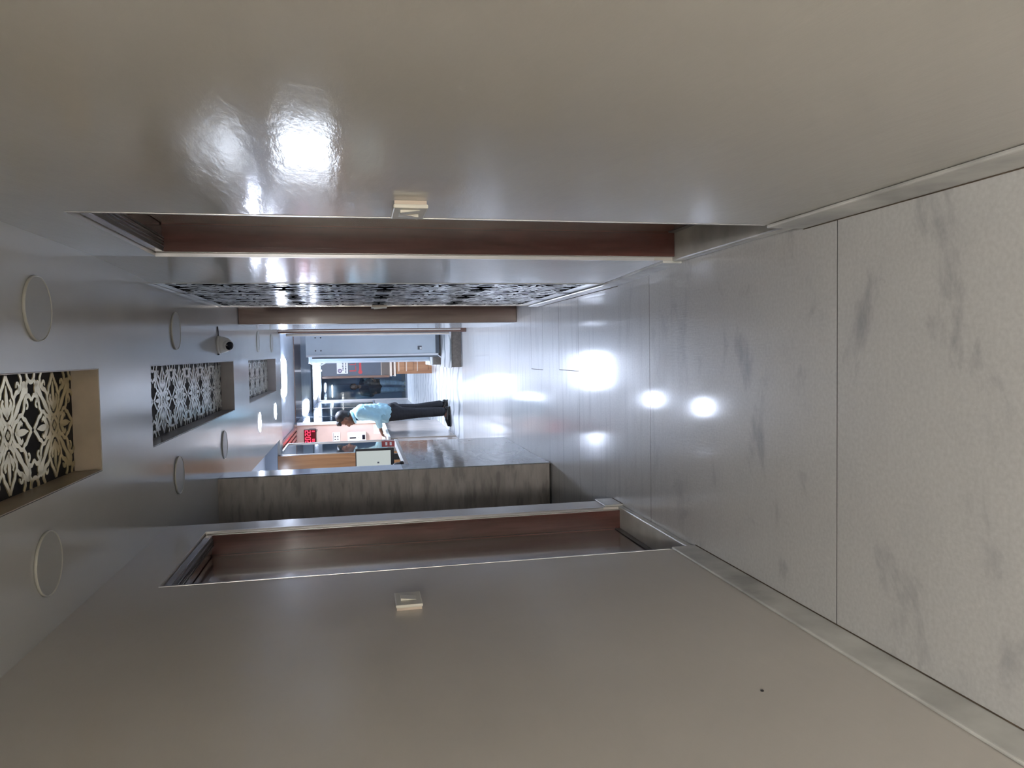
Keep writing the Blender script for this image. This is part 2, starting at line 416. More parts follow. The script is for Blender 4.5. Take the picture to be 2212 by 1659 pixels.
# ---------- ornamental lattice tile (unit cell 1 x 1, in the plane u,v)
def lattice_tile_mesh(name, depth=0.003, fat=1.12):
    V, Fc = [], []
    def ribbon(pts, w, closed=False):
        n = len(pts); w = [q * fat for q in w] if isinstance(w, (list, tuple)) else w * fat
        if not isinstance(w, (list, tuple)): w = [w] * n
        L, R = [], []
        for k in range(n):
            a = Vector(pts[(k - 1) % n] if closed or k > 0 else pts[k]); b = Vector(pts[(k + 1) % n] if closed or k < n - 1 else pts[k])
            t = (b - a); t = t.normalized() if t.length > 1e-6 else Vector((1, 0))
            nn = Vector((-t.y, t.x)) * w[k] * 0.5
            p = Vector(pts[k]); L.append(p + nn); R.append(p - nn)
        i0 = len(V)
        for l, r in zip(L, R):
            V.extend([(l.x, l.y, 0), (r.x, r.y, 0), (l.x, l.y, depth), (r.x, r.y, depth)])
        m = n if closed else n - 1
        for k in range(m):
            a = i0 + 4 * k; b = i0 + 4 * ((k + 1) % n)
            Fc.extend([(a, b, b + 1, a + 1), (a, a + 2, b + 2, b), (a + 1, b + 1, b + 3, a + 3)])
    def rot(pts, k): 
        ca, sa = [(1, 0), (0, 1), (-1, 0), (0, -1)][k]
        return [(x * ca - y * sa, x * sa + y * ca) for x, y in pts]
    def mir(pts): return [(x, -y) for x, y in pts]
    def spiral(cx, cy, r0, r1, a0, a1, n=12):
        return [(cx + (r0 + (r1 - r0) * t / n) * math.cos(a0 + (a1 - a0) * t / n), cy + (r0 + (r1 - r0) * t / n) * math.sin(a0 + (a1 - a0) * t / n)) for t in range(n + 1)]
    tear = [(0.085, 0), (0.105, 0.05), (0.15, 0.095), (0.20, 0.105), (0.235, 0.14), (0.285, 0.145), (0.315, 0.11), (0.355, 0.10), (0.40, 0.055), (0.475, 0)]
    for k in range(4):
        ribbon(rot(tear, k), 0.036); ribbon(rot(mir(tear), k), 0.036)
        # fleur de lis inside the teardrop
        ribbon(rot([(0.13, 0), (0.20, 0), (0.27, 0), (0.33, 0), (0.405, 0)], k), [0.02, 0.05, 0.055, 0.045, 0.006])
        for sgn in (0, 1):
            f = mir if sgn else (lambda p: p)
            ribbon(rot(f([(0.15, 0.0), (0.185, 0.03), (0.215, 0.062), (0.255, 0.085), (0.285, 0.07), (0.275, 0.052)]), k), [0.025, 0.045, 0.05, 0.04, 0.026, 0.012])
            # leaf scroll beside the teardrop
            ribbon(rot(f([(0.30, 0.15), (0.335, 0.19), (0.345, 0.235)] + spiral(0.385, 0.215, 0.045, 0.018, 2.6, -2.0, 9)), k), [0.03, 0.04, 0.038] + [0.034 - 0.0016 * q for q in range(10)])
            ribbon(rot(f([(0.345, 0.235), (0.39, 0.30), (0.45, 0.30), (0.5, 0.26)]), k), [0.045, 0.05, 0.036, 0.03])
            ribbon(rot(f([(0.39, 0.30), (0.405, 0.36), (0.385, 0.41), (0.385, 0.385)]), k), [0.04, 0.045, 0.03, 0.012])
        # diagonal stem with buds
        ribbon(rot([(0.07, 0.07), (0.13, 0.13), (0.20, 0.20), (0.27, 0.27), (0.33, 0.33), (0.40, 0.40), (0.445, 0.445)], k), [0.03, 0.035, 0.06, 0.04, 0.07, 0.04, 0.03])
        # quarter ring round the cell corner
        ribbon(rot([(0.5 - 0.085 * math.cos(t * PI / 12), 0.5 - 0.085 * math.sin(t * PI / 12)) for t in range(7)], k), 0.036)
        # centre star
        ribbon(rot([(0.085, 0), (0.05, 0.05), (0, 0.085)], k), 0.036)
        ribbon(rot([(0.0, 0.0), (0.035, 0.0)], k), [0.05, 0.012])
    me = D.meshes.new(name); me.from_pydata(V, [], Fc); me.update()
    return me
gold_me = lattice_tile_mesh('lattice_tile'); gold_me.materials.append(MAT['gold'])
reflect_me = gold_me.copy(); reflect_me.materials.clear(); reflect_me.materials.append(MAT['goldlat_reflect'])
white_me = lattice_tile_mesh('lattice_tile_white', 0.0006, 0.85); white_me.materials.append(MAT['white_lat'])

plabels = ['gold scrollwork ceiling panel in a tan recess above the two facing dark doors',
           'long gold and black scrollwork ceiling panel, reflections painted in as cream, beside the white dome camera',
           'gold scrollwork ceiling panel with pale painted-in reflections, just before the lit bar lamp']
for pi_, ((y0, y1), lab) in enumerate(zip(recs, plabels)):
    t = thing('ceiling_panel', ((RX0 + RX1) / 2, (y0 + y1) / 2, ZC), lab, 'ceiling panel', 'scrollwork panels recessed in the corridor ceiling')
    e = 0.004
    B(RX0 + e, RX1 - e, y0 + e, y1 - e, RZ, RZ + 0.015).build('backing', 'lat_back', t)
    for nm, bx in (('recess_side', (RX0 + 0.001, RX0 + e, y0, y1, ZC + 0.002, RZ)), ('recess_side', (RX1 - e, RX1 - 0.001, y0, y1, ZC + 0.002, RZ)),
                   ('recess_end', (RX0 + e, RX1 - e, y0 + 0.001, y0 + e, ZC + 0.002, RZ)), ('recess_end', (RX0 + e, RX1 - e, y1 - e, y1 - 0.001, ZC + 0.002, RZ))):
        B(*bx).build(nm, 'recess' if pi_ == 0 else 'recess_reflect', t)
    n = round((y1 - y0) / 0.372); cell = (y1 - y0 - 2 * e) / n; wx = RX1 - RX0 - 2 * e
    for k in range(n):
        o = D.objects.new('lattice_tile', gold_me if pi_ == 0 else reflect_me); COL.objects.link(o); o.parent = t
        o.location = (0, y0 + e + cell * (k + 0.5) - (y0 + y1) / 2, RZ - 0.0031 - ZC)
        o.scale = (wx, cell, 1)

# ------------------------------------------------------------------ walls
DR0, DR1, DRH = 2.08, 2.955, 2.064       # right door opening
DL0, DL1, DLH = 2.845, 3.70, 2.07        # left door opening
WT = 0.22
w = MB()
w.box(XR, XR + WT, YB, DR0, 0, ZC); w.box(XR, XR + WT, DR0, DR1, DRH, ZC); w.box(XR, XR + WT, DR1, 5.5, 0, ZC)
struct('wall_right', w, 'wall', 'glossy greige painted wall with a recessed dark door')
struct('wall_right_2', MB().prism([(XR - 0.0002, DR1 + 0.007), (XR2, 3.744), (XR - 0.0002, 3.744)], 0, ZC, 'Z'), 'wall', 'glossy greige wall stretch between the door and the lattice board')
w = MB()
w.box(XL - 0.2, XL, YB, DL0, 0, ZC); w.box(XL - 0.2, XL, DL0, DL1, DLH, ZC); w.box(XL - 0.2, XL, DL1, 3.87, 0, ZC)
w.box(-3.2, XL - 0.2, 3.75, 3.87, 0, ZC)
struct('wall_left', w, 'wall_l', 'greige painted wall with a recessed red-brown door')
struct('wall_behind', B(XL - 0.2, XR + WT, YB - 0.1, YB, 0, ZC), 'wall_l', 'plain greige wall closing the corridor')
w = MB(); w.box(XR3, 0.95, 6.35, 7.55, 0, ZC); w.box(0.34, 0.95, 7.55, 9.35, 0, ZC)
struct('wall_right_lobby', w, plain('white_gloss_tile_wall', (0.56, 0.56, 0.57), 0.12, var=0.03), 'white glossy wall past the second doorway')
struct('wall_right_far', B(0.625, 0.95, 9.35, 21.1, 0, 2.45), 'bluegrey', 'blue-grey lobby side wall')

# doors in deep frames ------------------------------------------------
def corridor_door(name, label, face, sgn, y0, y1, head, leafd, zt, wood_j, wood_l):
    # face: wall face x, sgn: +1 opening goes to +x
    g = sgroup(name, (face + sgn * 0.06, (y0 + y1) / 2, 0), label)
    X = lambda d0, d1: (min(face + sgn * d0, face + sgn * d1), max(face + sgn * d0, face + sgn * d1))
    jw = 0.032
    a, b = X(0.012, leafd + 0.05)
    B(a, b, y1 - jw, y1 - 0.002, zt, head - 0.002).build('jamb', wood_j, g, 0.003)
    B(a, b, y0 + 0.002, y0 + jw, zt, head - 0.002).build('jamb', wood_j, g, 0.003)
    B(a + 0.001, b - 0.001, y0 + jw, y1 - jw, head - jw, head - 0.003).build('head_jamb', wood_j, g, 0.003)
    # stepped grey mouldings under the head
    for k, d in enumerate((0.028, 0.040, 0.050, 0.060)):
        p, q = X(d, d + 0.005); B(p, q, y0 + jw, y1 - jw, head - jw - 0.006, head - jw + 0.002).build('head_moulding', 'alu' if k % 2 == 0 else 'greytrim', g)
    p, q = X(0.0135, 0.026); B(p, q, y0 + jw, y1 - jw, head - jw - 0.003, head - jw).build('head_strip', 'greytrim', g)
    # thin bright edge strips at the wall corners
    p, q = X(-0.002, 0.010)
    B(p, q, y1 - 0.005, y1 + 0.004, zt + 0.08, head).build('edge_strip', 'alu', g)
    B(p, q, y0 - 0.002, y0 + 0.008, zt + 0.08, head).build('edge_strip', 'alu', g, 0.002)
    # groove lines down the jamb
    for d in (0.03, 0.045):
        p, q = X(d, d + 0.004); B(p, q, y1 - jw - 0.002, y1 - jw + 0.002, zt + 0.002, head - jw - 0.001).build('jamb_bead', wood_j, g)
    # leaf: flat veneer sheet with a slightly raised lipping
    p, q = X(leafd, leafd + 0.04); lf = B(p, q, y0 + jw + 0.003, y1 - jw - 0.003, zt + 0.035, head - jw - 0.003).build('door_leaf', wood_l, g, 0.002)
    p2, q2 = X(leafd - 0.006, leafd)
    B(p2, q2, y1 - jw - 0.02, y1 - jw - 0.004, zt + 0.036, head - jw - 0.004).build('lipping', wood_j, lf)
    B(p2, q2, y0 + jw + 0.1, y0 + jw + 0.16, 0.98, 1.14).build('handle_plate', 'alu', lf, 0.003)
    hx = face + sgn * (leafd - 0.03)
    MB().tube([(face + sgn * (leafd - 0.004), y0 + jw + 0.13, 1.06), (hx, y0 + jw + 0.13, 1.06), (hx, y0 + jw + 0.24, 1.06)], 0.008, 8).build('lever', 'alu', lf, 0, True)
    p, q = X(leafd - 0.002, leafd + 0.03); B(p, q, y0 + jw, y1 - jw, zt, zt + 0.03).build('bottom_rail', 'greytrim', g)
    # marble sill with a rounded nosing
    p, q = X(-0.004, leafd + 0.05)
    B(p, q, y0 + 0.001, y1 - 0.001, 0.0005, zt - 0.001).build('sill', 'skirt', g, 0.006)
    return g
corridor_door('door_1', 'dark red-brown door set deep in the glossy wall', XR, 1, DR0, DR1, DRH, 0.112, 0.046, 'mahog', 'mahog_light')
corridor_door('door_2', 'red-brown door set deep beside the stone pillar', XL, -1, DL0, DL1, DLH, 0.108, 0.03, 'mahog', 'mahog_light')

# second doorway on the right, seen as a full-height brown jamb
g = sgroup('door_3', (0.6, 5.92, 0), 'doorway with a full-height brown wooden jamb')
B(0.252, 0.60, 6.30, 6.349, 0, ZC - 0.002).build('jamb', 'brown', g, 0.003)
B(0.40, 0.60, 5.502, 5.54, 0, ZC - 0.002).build('jamb', 'brown', g, 0.003)
B(0.60, 0.64, 5.502, 6.349, 0.0, ZC - 0.002).build('door_leaf', 'mahog', g, 0.003)
B(0.375, 0.60, 5.54, 6.30, 2.07, ZC - 0.002).build('head_panel', 'brown', g, 0.003)

# skirtings (marble upstands)
MAT['dirt'] = plain('dirty_joint', (0.10, 0.075, 0.05), 0.9, var=0.4, scale=12)
def skirt(name, bx):
    o = struct(name, B(*bx), 'skirt', 'marble skirting along the wall', 0.005)
    if abs(bx[0]) > abs(bx[1]): fx = (bx[1] - 0.001, bx[1] + 0.002)      # left side: dirt in the corner with the floor
    else: fx = (bx[0] - 0.002, bx[0] + 0.001)
    B(fx[0], fx[1], bx[2] + 0.003, bx[3] - 0.003, 0.0002, 0.002).build('joint_line', 'dirt', o)
skirt('baseboard_right', (XR - 0.011, XR - 0.0005, YB, DR0 - 0.002, 0.0, 0.125))
struct('baseboard_right_2', MB().prism([(XR - 0.011, DR1 + 0.002), (XR2 - 0.011, 3.743), (XR2 - 0.0005, 3.743), (XR - 0.0005, DR1 + 0.002)], 0.0, 0.085, 'Z'), 'skirt', 'marble skirting along the wall')
skirt('baseboard_right_3', (XR2 - 0.012, XR2 - 0.0005, 3.745, 5.5, 0.0, 0.08))
skirt('baseboard_left', (XL + 0.0005, XL + 0.011, YB, DL0 - 0.002, 0.0, 0.105))
skirt('baseboard_left_2', (XL + 0.0005, XL + 0.011, DL1 + 0.002, 3.875, 0.0, 0.10))

# white and black lattice board on the right wall
t = thing('lattice_board', (XR2 + 0.01, 4.62, 0.08), 'white scrollwork board on black, floor to ceiling on the right wall', 'wall panel')
B(XR2 + 0.0007, XR - 0.001, 3.752, 5.498, 0.081, ZC - 0.004).build('backing', 'black_back', t)
for y0, y1 in ((3.752, 3.79), (4.325, 4.385), (4.89, 4.955), (5.462, 5.498)):
    B(XR2, XR2 + 0.0006, y0, y1, 0.081, ZC - 0.004).build('plain_strip', 'white_lat', t)
B(XR2, XR2 + 0.0006, 3.79, 5.462, 2.235, ZC - 0.004).build('plain_strip', 'white_lat', t)
B(XR2, XR2 + 0.0006, 3.79, 5.462, 0.081, 0.16).build('plain_strip', 'white_lat', t)
MB().box(XR2 - 0.006, XR2 + 0.001, 5.492, 5.506, 0.081, ZC - 0.004).build('edge_strip', 'chrome', t, 0.002)
MB().box(XR2 - 0.003, XR - 0.001, 3.744, 3.752, 0.081, ZC - 0.004).build('edge_strip', 'white_lat', t, 0.002)
for y0, y1 in ((3.79, 4.325), (4.385, 4.89), (4.955, 5.462)):
    nr = 4; hh = (2.235 - 0.16) / nr; nc = 1
    for k in range(nr):
        for j in range(nc):
            cw = (y1 - y0) / nc
            o = D.objects.new('lattice_tile', white_me); COL.objects.link(o); o.parent = t
            # local (u,v,w) -> (y, z, x)
            o.matrix_local = Matrix(((0, 0, 1, XR2 - wloc(t).x), (cw, 0, 0, y0 + cw * (j + 0.5) - wloc(t).y), (0, hh, 0, 0.16 + hh * (k + 0.5) - wloc(t).z), (0, 0, 0, 1)))

# switch plates
def switch(face, sgn, y0, y1, z0, z1, label, rockers):
    t = thing('light_switch', (face, (y0 + y1) / 2, z0), label, 'switch', 'white switch plates by the doors')
    X = lambda a, b: (min(face - sgn * a, face - sgn * b), max(face - sgn * a, face - sgn * b))
    p, q = X(0.0005, 0.010); B(p, q, y0 + 0.006, y1 - 0.006, z0 + 0.003, z1 - 0.003).build('back_box', 'cream', t)
    p, q = X(0.010, 0.020); B(p, q, y0, y1, z0, z1).build('plate', 'offwhite', t, 0.003)
    for (a, b, up) in rockers:
        za, zb = z0 + 0.018, z1 - 0.018
        d0, d1 = (0.0205, 0.027) if up else (0.027, 0.0205)
        pts = [(face - sgn * 0.0195, za), (face - sgn * 0.0195, zb), (face - sgn * d1, zb), (face - sgn * d0, za)]
        MB().prism(pts, a, b, 'Y').build('rocker', 'offwhite', t)
switch(XR, 1, 1.835, 1.985, 1.172, 1.256, 'white two-rocker switch plate on the glossy wall beside the dark door', [(1.86, 1.895, True), (1.915, 1.95, False)])
switch(XL, -1, 2.375, 2.505, 1.164, 1.25, 'white single-rocker switch plate on the wall beside the red-brown door', [(2.42, 2.46, True)])
switch(XR2 - 0.0005, 1, 5.40, 5.475, 1.135, 1.245, 'small white switch plate at the far edge of the scrollwork wall board', [(5.425, 5.45, True)])
tag(MB().lathe([(0.004, 0), (0.004, 0.002), (0.002, 0.0035)], (XL, 1.60, 0.42), (1, 0, 0), 10).build('wall_screw', 'black'), 'tiny dark screw head low on the left wall', 'screw')

# ------------------------------------------------------------------ pillar, counters, reception
struct('wall_pillar', B(-3.2, -0.812, 5.2, 5.45, 0.0, ZC), 'strata', 'brown layered stone pillar wall beside the reception counter')
pf = D.objects['wall_pillar']
B(-0.8118, -0.806, 5.203, 5.449, 1.06, ZC - 0.002).build('steel_side', 'chrome', pf)
B(-0.8118, -0.806, 5.203, 5.449, 0.005, 1.058).build('stone_side', 'granite', pf)
B(-1.6, -0.8125, 5.194, 5.1995, 0.0, 0.012).build('foot_line', 'joint', pf)
t = thing('reception_counter', (-1.05, 6.25, 0), 'grey polished stone reception counter with white top beside the pillar', 'counter')
B(-0.86, -0.812, 5.452, 6.95, 0.002, 1.0).build('front_panel', 'granite', t, 0.002)
B(-1.5, -0.862, 6.9, 6.95, 0.002, 0.735).build('end_panel', 'beige', t, 0.002)
B(-0.865, -0.806, 5.452, 7.1, 1.001, 1.032).build('ledge', 'white', t, 0.006)
B(-1.55, -0.862, 5.46, 6.95, 0.74, 0.775).build('work_top', 'paper', t, 0.004)

# reception office: back walls
struct('wall_office', B(-3.3, -3.2, 3.7, 13.45, 0, 2.5), 'bluegrey', 'pale blue-grey wall of the reception office')
# cubicle
g = sgroup('wall_cubicle', (-1.6, 11.3, 0), 'pinkish laminate cubicle walls behind the counter')
B(-2.6, -1.205, 13.35, 13.42, 0, 2.45).build('back_wall', 'pink', g)
B(-1.215, -1.165, 13.30, 13.349, 0.95, 2.40).build('corner_post', 'whitemetal', g, 0.004)
B(-2.66, -2.6, 9.2, 13.42, 0, 2.45).build('side_wall', 'pink', g)
B(-2.6, -1.19, 9.14, 9.199, 0, 2.30).build('wood_panel', 'orange', g)
B(-3.2, -1.0, 9.14, 9.2, 2.305, 2.5).build('header', 'bluegrey', g)
B(-2.6, -1.6, 9.2, 13.35, 2.452, 2.5).build('cubicle_ceiling', 'pink', g)
for k in range(9):
    x = -1.24 - k * 0.075
    B(x - 0.045, x, 10.0, 13.345, 2.405, 2.443).build('slat', 'redlit_slat', g)
t = thing('glass_partition', (-1.2, 9.8, 0.95), 'dark reflective glass partition with metal frame beside the cubicle', 'glass partition')
B(-1.206, -1.198, 9.23, 10.38, 1.0, 2.28).build('pane', 'mirror', t)
for bx in ((-1.215, -1.185, 9.2, 9.23, 0.97, 2.30), (-1.215, -1.185, 10.38, 10.41, 0.97, 2.30), (-1.215, -1.185, 9.23, 10.38, 2.28, 2.30), (-1.215, -1.185, 9.23, 10.38, 0.97, 1.0)):
    B(*bx).build('frame_bar', 'alu', t, 0.002)
t = thing('enquiry_counter', (-1.3, 11.5, 0), 'beige panelled counter the man in the blue shirt leans on', 'counter')
B(-1.27, -1.195, 9.2, 10.57, 0.0, 0.96).build('front_panel', 'beige', t, 0.002)
B(-1.26, -1.185, 10.575, 13.24, 0.0, 0.92).build('front_panel', 'beige', t, 0.003)
B(-1.75, -1.15, 10.42, 13.29, 0.93, 0.965).build('counter_top', 'paper', t, 0.004)
B(-1.265, -1.24, 13.245, 13.29, 0.0, 0.92).build('end_strip', 'white', t)

# LED clock on the pink wall
t = thing('led_clock', (-1.42, 13.345, 2.086), 'dark wall clock with glowing red digits on the pink wall', 'clock')
B(-1.60, -1.29, 13.315, 13.349, 2.086, 2.292).build('case', 'black', t, 0.004)
B(-1.59, -1.30, 13.311, 13.315, 2.094, 2.284).build('display', 'clockface', t)
SEG = {'0': 'abcdef', '2': 'abged', '8': 'abcdefg', '1': 'bc', '3': 'abgcd'}
def digit(ch, x, z, w_, h_, par, y=13.311, th=0.012):
    mb = MB(); m = h_ / 2
    R = {'a': (0, w_, h_ - th, h_), 'd': (0, w_, 0, th), 'g': (0, w_, m - th / 2, m + th / 2), 'f': (0, th, m, h_), 'b': (w_ - th, w_, m, h_), 'e': (0, th, 0, m), 'c': (w_ - th, w_, 0, m)}
    for sname in SEG[ch]:
        a, b_, c_, d_ = R[sname]; mb.box(x + a, x + b_, y - 0.003, y, z + c_, z + d_)
    mb.build('digit', 'led_red', par)
for ch, x in (('2', -1.525), ('0', -1.468), ('2', -1.402), ('2', -1.348)): digit(ch, x, 2.178, 0.042, 0.095, t)
for z in (2.20, 2.236): B(-1.418, -1.410, 13.308, 13.311, z, z + 0.012).build('colon_dot', 'led_red', t)
for ch, x in (('0', -1.505), ('8', -1.475), ('3', -1.335)): digit(ch, x, 2.112, 0.02, 0.042, t, th=0.007)
MB().tube([(-1.33, 13.345, 2.085), (-1.325, 13.343, 2.07), (-1.30, 13.345, 2.062), (-1.285, 13.345, 2.10), (-1.285, 13.346, 2.2)], 0.004, 6).build('cable', 'black', t, 0, True)
# socket plate
t = thing('socket_plate', (-1.44, 13.345, 1.68), 'white socket plate with switches on the pink wall', 'socket')
B(-1.52, -1.36, 13.335, 13.349, 1.68, 1.81).build('plate', 'white', t, 0.004)
for x in (-1.488, -1.445):
    for z in (1.71, 1.755): B(x, x + 0.018, 13.331, 13.335, z, z + 0.022).build('switch', 'black', t)
B(-1.395, -1.388, 13.331, 13.335, 1.70, 1.71).build('pin', 'black', t)
B(-1.515, -1.37, 13.332, 13.335, 1.79, 1.796).build('groove', 'greytrim', t)
# white wall dispenser
t = thing('wall_dispenser', (-1.445, 13.345, 1.24), 'white rounded dispenser with a dark slot on the pink wall', 'dispenser')
B(-1.53, -1.36, 13.25, 13.349, 1.24, 1.555).build('body', 'white', t, 0.02)
B(-1.47, -1.445, 13.243, 13.252, 1.41, 1.52).build('slot', 'black', t, 0.003)
B(-1.455, -1.445, 13.244, 13.252, 1.355, 1.365).build('indicator', 'black', t)
B(-1.49, -1.41, 13.243, 13.252, 1.255, 1.305).build('display', 'lens', t, 0.003)
# items on the enquiry counter
t = thing('card_stand', (-1.22, 12.3, 0.966), 'white card with a green edge standing on the beige counter', 'card')
B(-1.30, -1.15, 12.30, 12.306, 0.967, 1.12).build('card', 'paper', t)
B(-1.30, -1.15, 12.297, 12.30, 1.095, 1.118).build('green_band', 'green', t)
B(-1.28, -1.17, 12.29, 12.33, 0.966, 0.975).build('foot', 'glass', t)
for k in range(3): B(-1.285 + 0.05 * k, -1.255 + 0.05 * k, 12.297, 12.30, 1.03, 1.036).build('ink_mark', 'ink', t)
t = thing('register_book', (-1.4, 11.2, 0.966), 'open register book under the man\'s hands', 'book')
B(-1.46, -1.24, 10.98, 11.40, 0.967, 0.980).build('pages', 'paper', t, 0.004)
B(-1.47, -1.23, 10.97, 11.41, 0.9655, 0.967).build('cover', 'redpaper', t)
t = thing('paper_stack', (-1.45, 10.7, 0.966), 'stack of white papers and files at the counter end', 'papers')
for k in range(4):
    q = 0.012 * (k % 3 - 1); B(-1.60 + q, -1.28 + q, 10.50 + q, 10.80 + q, 0.967 + k * 0.02, 0.984 + k * 0.02).build('sheet_bundle', 'paper' if k != 1 else 'ink', t)
t = thing('pen_cup', (-1.38, 11.75, 0.966), 'small dark pen cup on the beige counter', 'pen cup')
MB().lathe([(0.034, 0), (0.036, 0.005), (0.036, 0.09), (0.033, 0.09), (0.033, 0.01)], (-1.38, 11.75, 0.967), n=16).build('cup', 'black', t, 0, True)
for dx, dy in ((0.01, 0.0), (-0.012, 0.008), (0.0, -0.014)):
    MB().tube([(-1.38 + dx, 11.75 + dy, 0.98), (-1.38 + dx * 3, 11.75 + dy * 3, 1.11)], 0.004, 6).build('pen', 'white', t)

# monitor on the reception counter
t = thing('monitor', (-1.1, 6.75, 0.776), 'black framed monitor with a pale screen behind the reception counter', 'monitor')
B(-1.39, -0.842, 6.72, 6.745, 1.055, 1.39).build('case', 'black', t, 0.003)
sc_ = B(-1.38, -0.862, 6.716, 6.7205, 1.082, 1.382).build('screen', 'screen', t)
B(-1.39, -0.843, 6.713, 6.719, 1.052, 1.056).build('bottom_edge', 'black', t)
for k in range(8):
    ln = 0.012 + 0.03 * ((k * 7) % 5) / 5
    B(-1.03, -1.03 + ln, 6.7145, 6.716, 1.36 - k * 0.022, 1.363 - k * 0.022).build('text_line', 'greytrim', sc_)
B(-0.975, -0.961, 6.7145, 6.716, 1.184, 1.2).build('page_mark', 'ink', sc_)
B(-0.955, -0.90, 6.75, 6.79, 0.80, 1.25).build('stand_neck', 'black', t, 0.004)
B(-1.06, -0.872, 6.68, 6.88, 0.776, 0.80).build('stand_foot', 'black', t, 0.004)
# things on the counter ledge / work top
t = thing('booklet_stack', (-0.9, 7.0, 1.033), 'red printed booklets leaning behind the reception counter edge', 'booklet')
for k in range(3):
    B(-0.862, -0.81, 6.98 + 0.03 * k, 6.995 + 0.03 * k, 1.033, 1.15 - 0.01 * k).build('booklet', 'redpaper' if k != 1 else 'paper', t)
for z in (1.06, 1.10): B(-0.85, -0.82, 6.977, 6.98, z, z + 0.018).build('print_block', 'paper', t)
t = thing('card_machine', (-0.86, 5.55, 1.033), 'black and grey rounded card machine on the counter ledge by the pillar', 'card machine')
MB().lathe([(0.05, 0), (0.062, 0.012), (0.06, 0.03)], (-0.868, 5.58, 1.033), n=20).build('base', 'black', t, 0, True)
MB().lathe([(0.060, 0.0), (0.057, 0.03), (0.042, 0.052), (0.015, 0.064)], (-0.868, 5.58, 1.063), n=20).build('dome', 'greytrim', t, 0, True)
B(-0.80 - 0.03, -0.802, 5.56, 5.60, 1.034, 1.06).build('tab', 'black', t, 0.004)
for i, (x, ph) in enumerate(((-0.99, 0), (-1.02, 1), (-1.05, 2))):
    tag(MB().tube([(x, 6.66, 1.04), (x, 6.5, 0.98 - 0.02 * i), (x, 6.3, 0.95), (x, 6.15, 0.82), (x, 6.05, 0.785)], 0.006, 6).build('cable', 'black', None, 0, True),
        'black cable hanging from the monitor behind the counter', 'cable', 'cables behind the monitor')
t = thing('keyboard', (-1.2, 5.95, 0.776), 'black keyboard on the white work top behind the counter', 'keyboard')
B(-1.35, -1.0, 5.85, 6.0, 0.776, 0.79).build('body', 'black', t, 0.003)
for r in range(4):
    for k in range(10): B(-1.335 + k * 0.033, -1.308 + k * 0.033, 5.858 + r * 0.034, 5.886 + r * 0.034, 0.79, 0.795).build('key', 'greytrim', t)

# ------------------------------------------------------------------ right side of lobby: post, steps, steel door
t = thing('door_post', (0.3, 9.36, 0), 'dark brown wooden post with steel edge before the marble steps', 'post')
B(0.262, 0.34, 9.35, 9.41, 0.07, ZC - 0.002).build('post', 'brown', t, 0.004)
B(0.258, 0.34, 9.345, 9.415, 0.0, 0.07).build('foot', 'mahog', t, 0.002)
B(0.285, 0.30, 9.342, 9.35, 0.07, ZC - 0.003).build('edge_strip', 'alu', t, 0.002)
t = thing('marble_steps', (0.2, 10.4, 0), 'two marble steps with brown risers below the grey steel door', 'steps')
B(-0.195, 0.62, 9.84, 12.0, 0.001, 0.13).build('riser', 'riser', t)
B(-0.205, 0.62, 9.825, 12.0, 0.13, 0.15).build('tread', 'lobby', t, 0.004)
B(-0.175, 0.62, 10.985, 12.0, 0.15, 0.265).build('riser', 'riser', t)
B(-0.185, 0.62, 10.97, 12.0, 0.265, 0.285).build('tread', 'lobby', t, 0.004)
t = thing('door_track', (0.3, 9.95, 0.15), 'slim aluminium jamb standing on the lower marble step', 'jamb')
B(0.242, 0.34, 9.90, 9.96, 0.151, 2.235).build('jamb', 'alu', t, 0.003)
B(0.265, 0.275, 9.894, 9.90, 0.151, 2.235).build('groove', 'steel_d', t)
B(0.238, 0.248, 9.893, 9.90, 0.151, 2.235).build('edge', 'whitemetal', t, 0.002)
t = thing('steel_door', (0.15, 10.94, 0.15), 'grey steel door with white edge strips above the marble steps', 'steel door')
B(-0.005, 0.60, 10.92, 10.955, 0.175, 2.062).build('leaf', 'steel', t, 0.003)
B(-0.035, -0.005, 10.905, 10.962, 0.19, 2.06).build('edge_strip', 'whitemetal', t, 0.003)
B(-0.005, 0.60, 10.918, 10.921, 0.175, 0.23).build('kick_plate', 'steel_d', t)
for z in (1.93, 1.855):
    for x in (0.055, 0.24): MB().lathe([(0.011, 0), (0.011, 0.004), (0.006, 0.006)], (x, 10.921, z), (0, -1, 0), 12).build('bolt', 'steel_d', t)
B(0.05, 0.105, 10.912, 10.921, 0.43, 0.49).build('latch_plate', 'steel_d', t, 0.002)
B(0.055, 0.09, 10.905, 10.913, 0.433, 0.462).build('latch', 'whitemetal', t, 0.002)
B(-0.06, -0.036, 10.93, 10.95, 0.18, 1.98).build('seal', 'steel_d', t)
MB().tube([(-0.03, 10.9, 0.20), (-0.055, 10.88, 0.17), (-0.065, 10.88, 0.155)], 0.008, 8).build('pivot', 'whitemetal', t, 0, True)
t = thing('sliding_leaf', (-0.08, 11.3, 0.285), 'narrow white edged second leaf behind the grey steel door', 'door leaf')
B(-0.10, 0.60, 11.30, 11.33, 0.286, 2.05).build('leaf', 'steel', t, 0.002)
B(-0.128, -0.10, 11.29, 11.335, 0.286, 2.05).build('edge_strip', 'whitemetal', t, 0.003)
MB().tube([(-0.115, 11.28, 2.03), (-0.15, 11.27, 1.99), (-0.165, 11.27, 1.93), (-0.15, 11.27, 1.86), (-0.115, 11.28, 1.80)], 0.008, 8).build('cable_loop', 'whitemetal', t, 0, True)

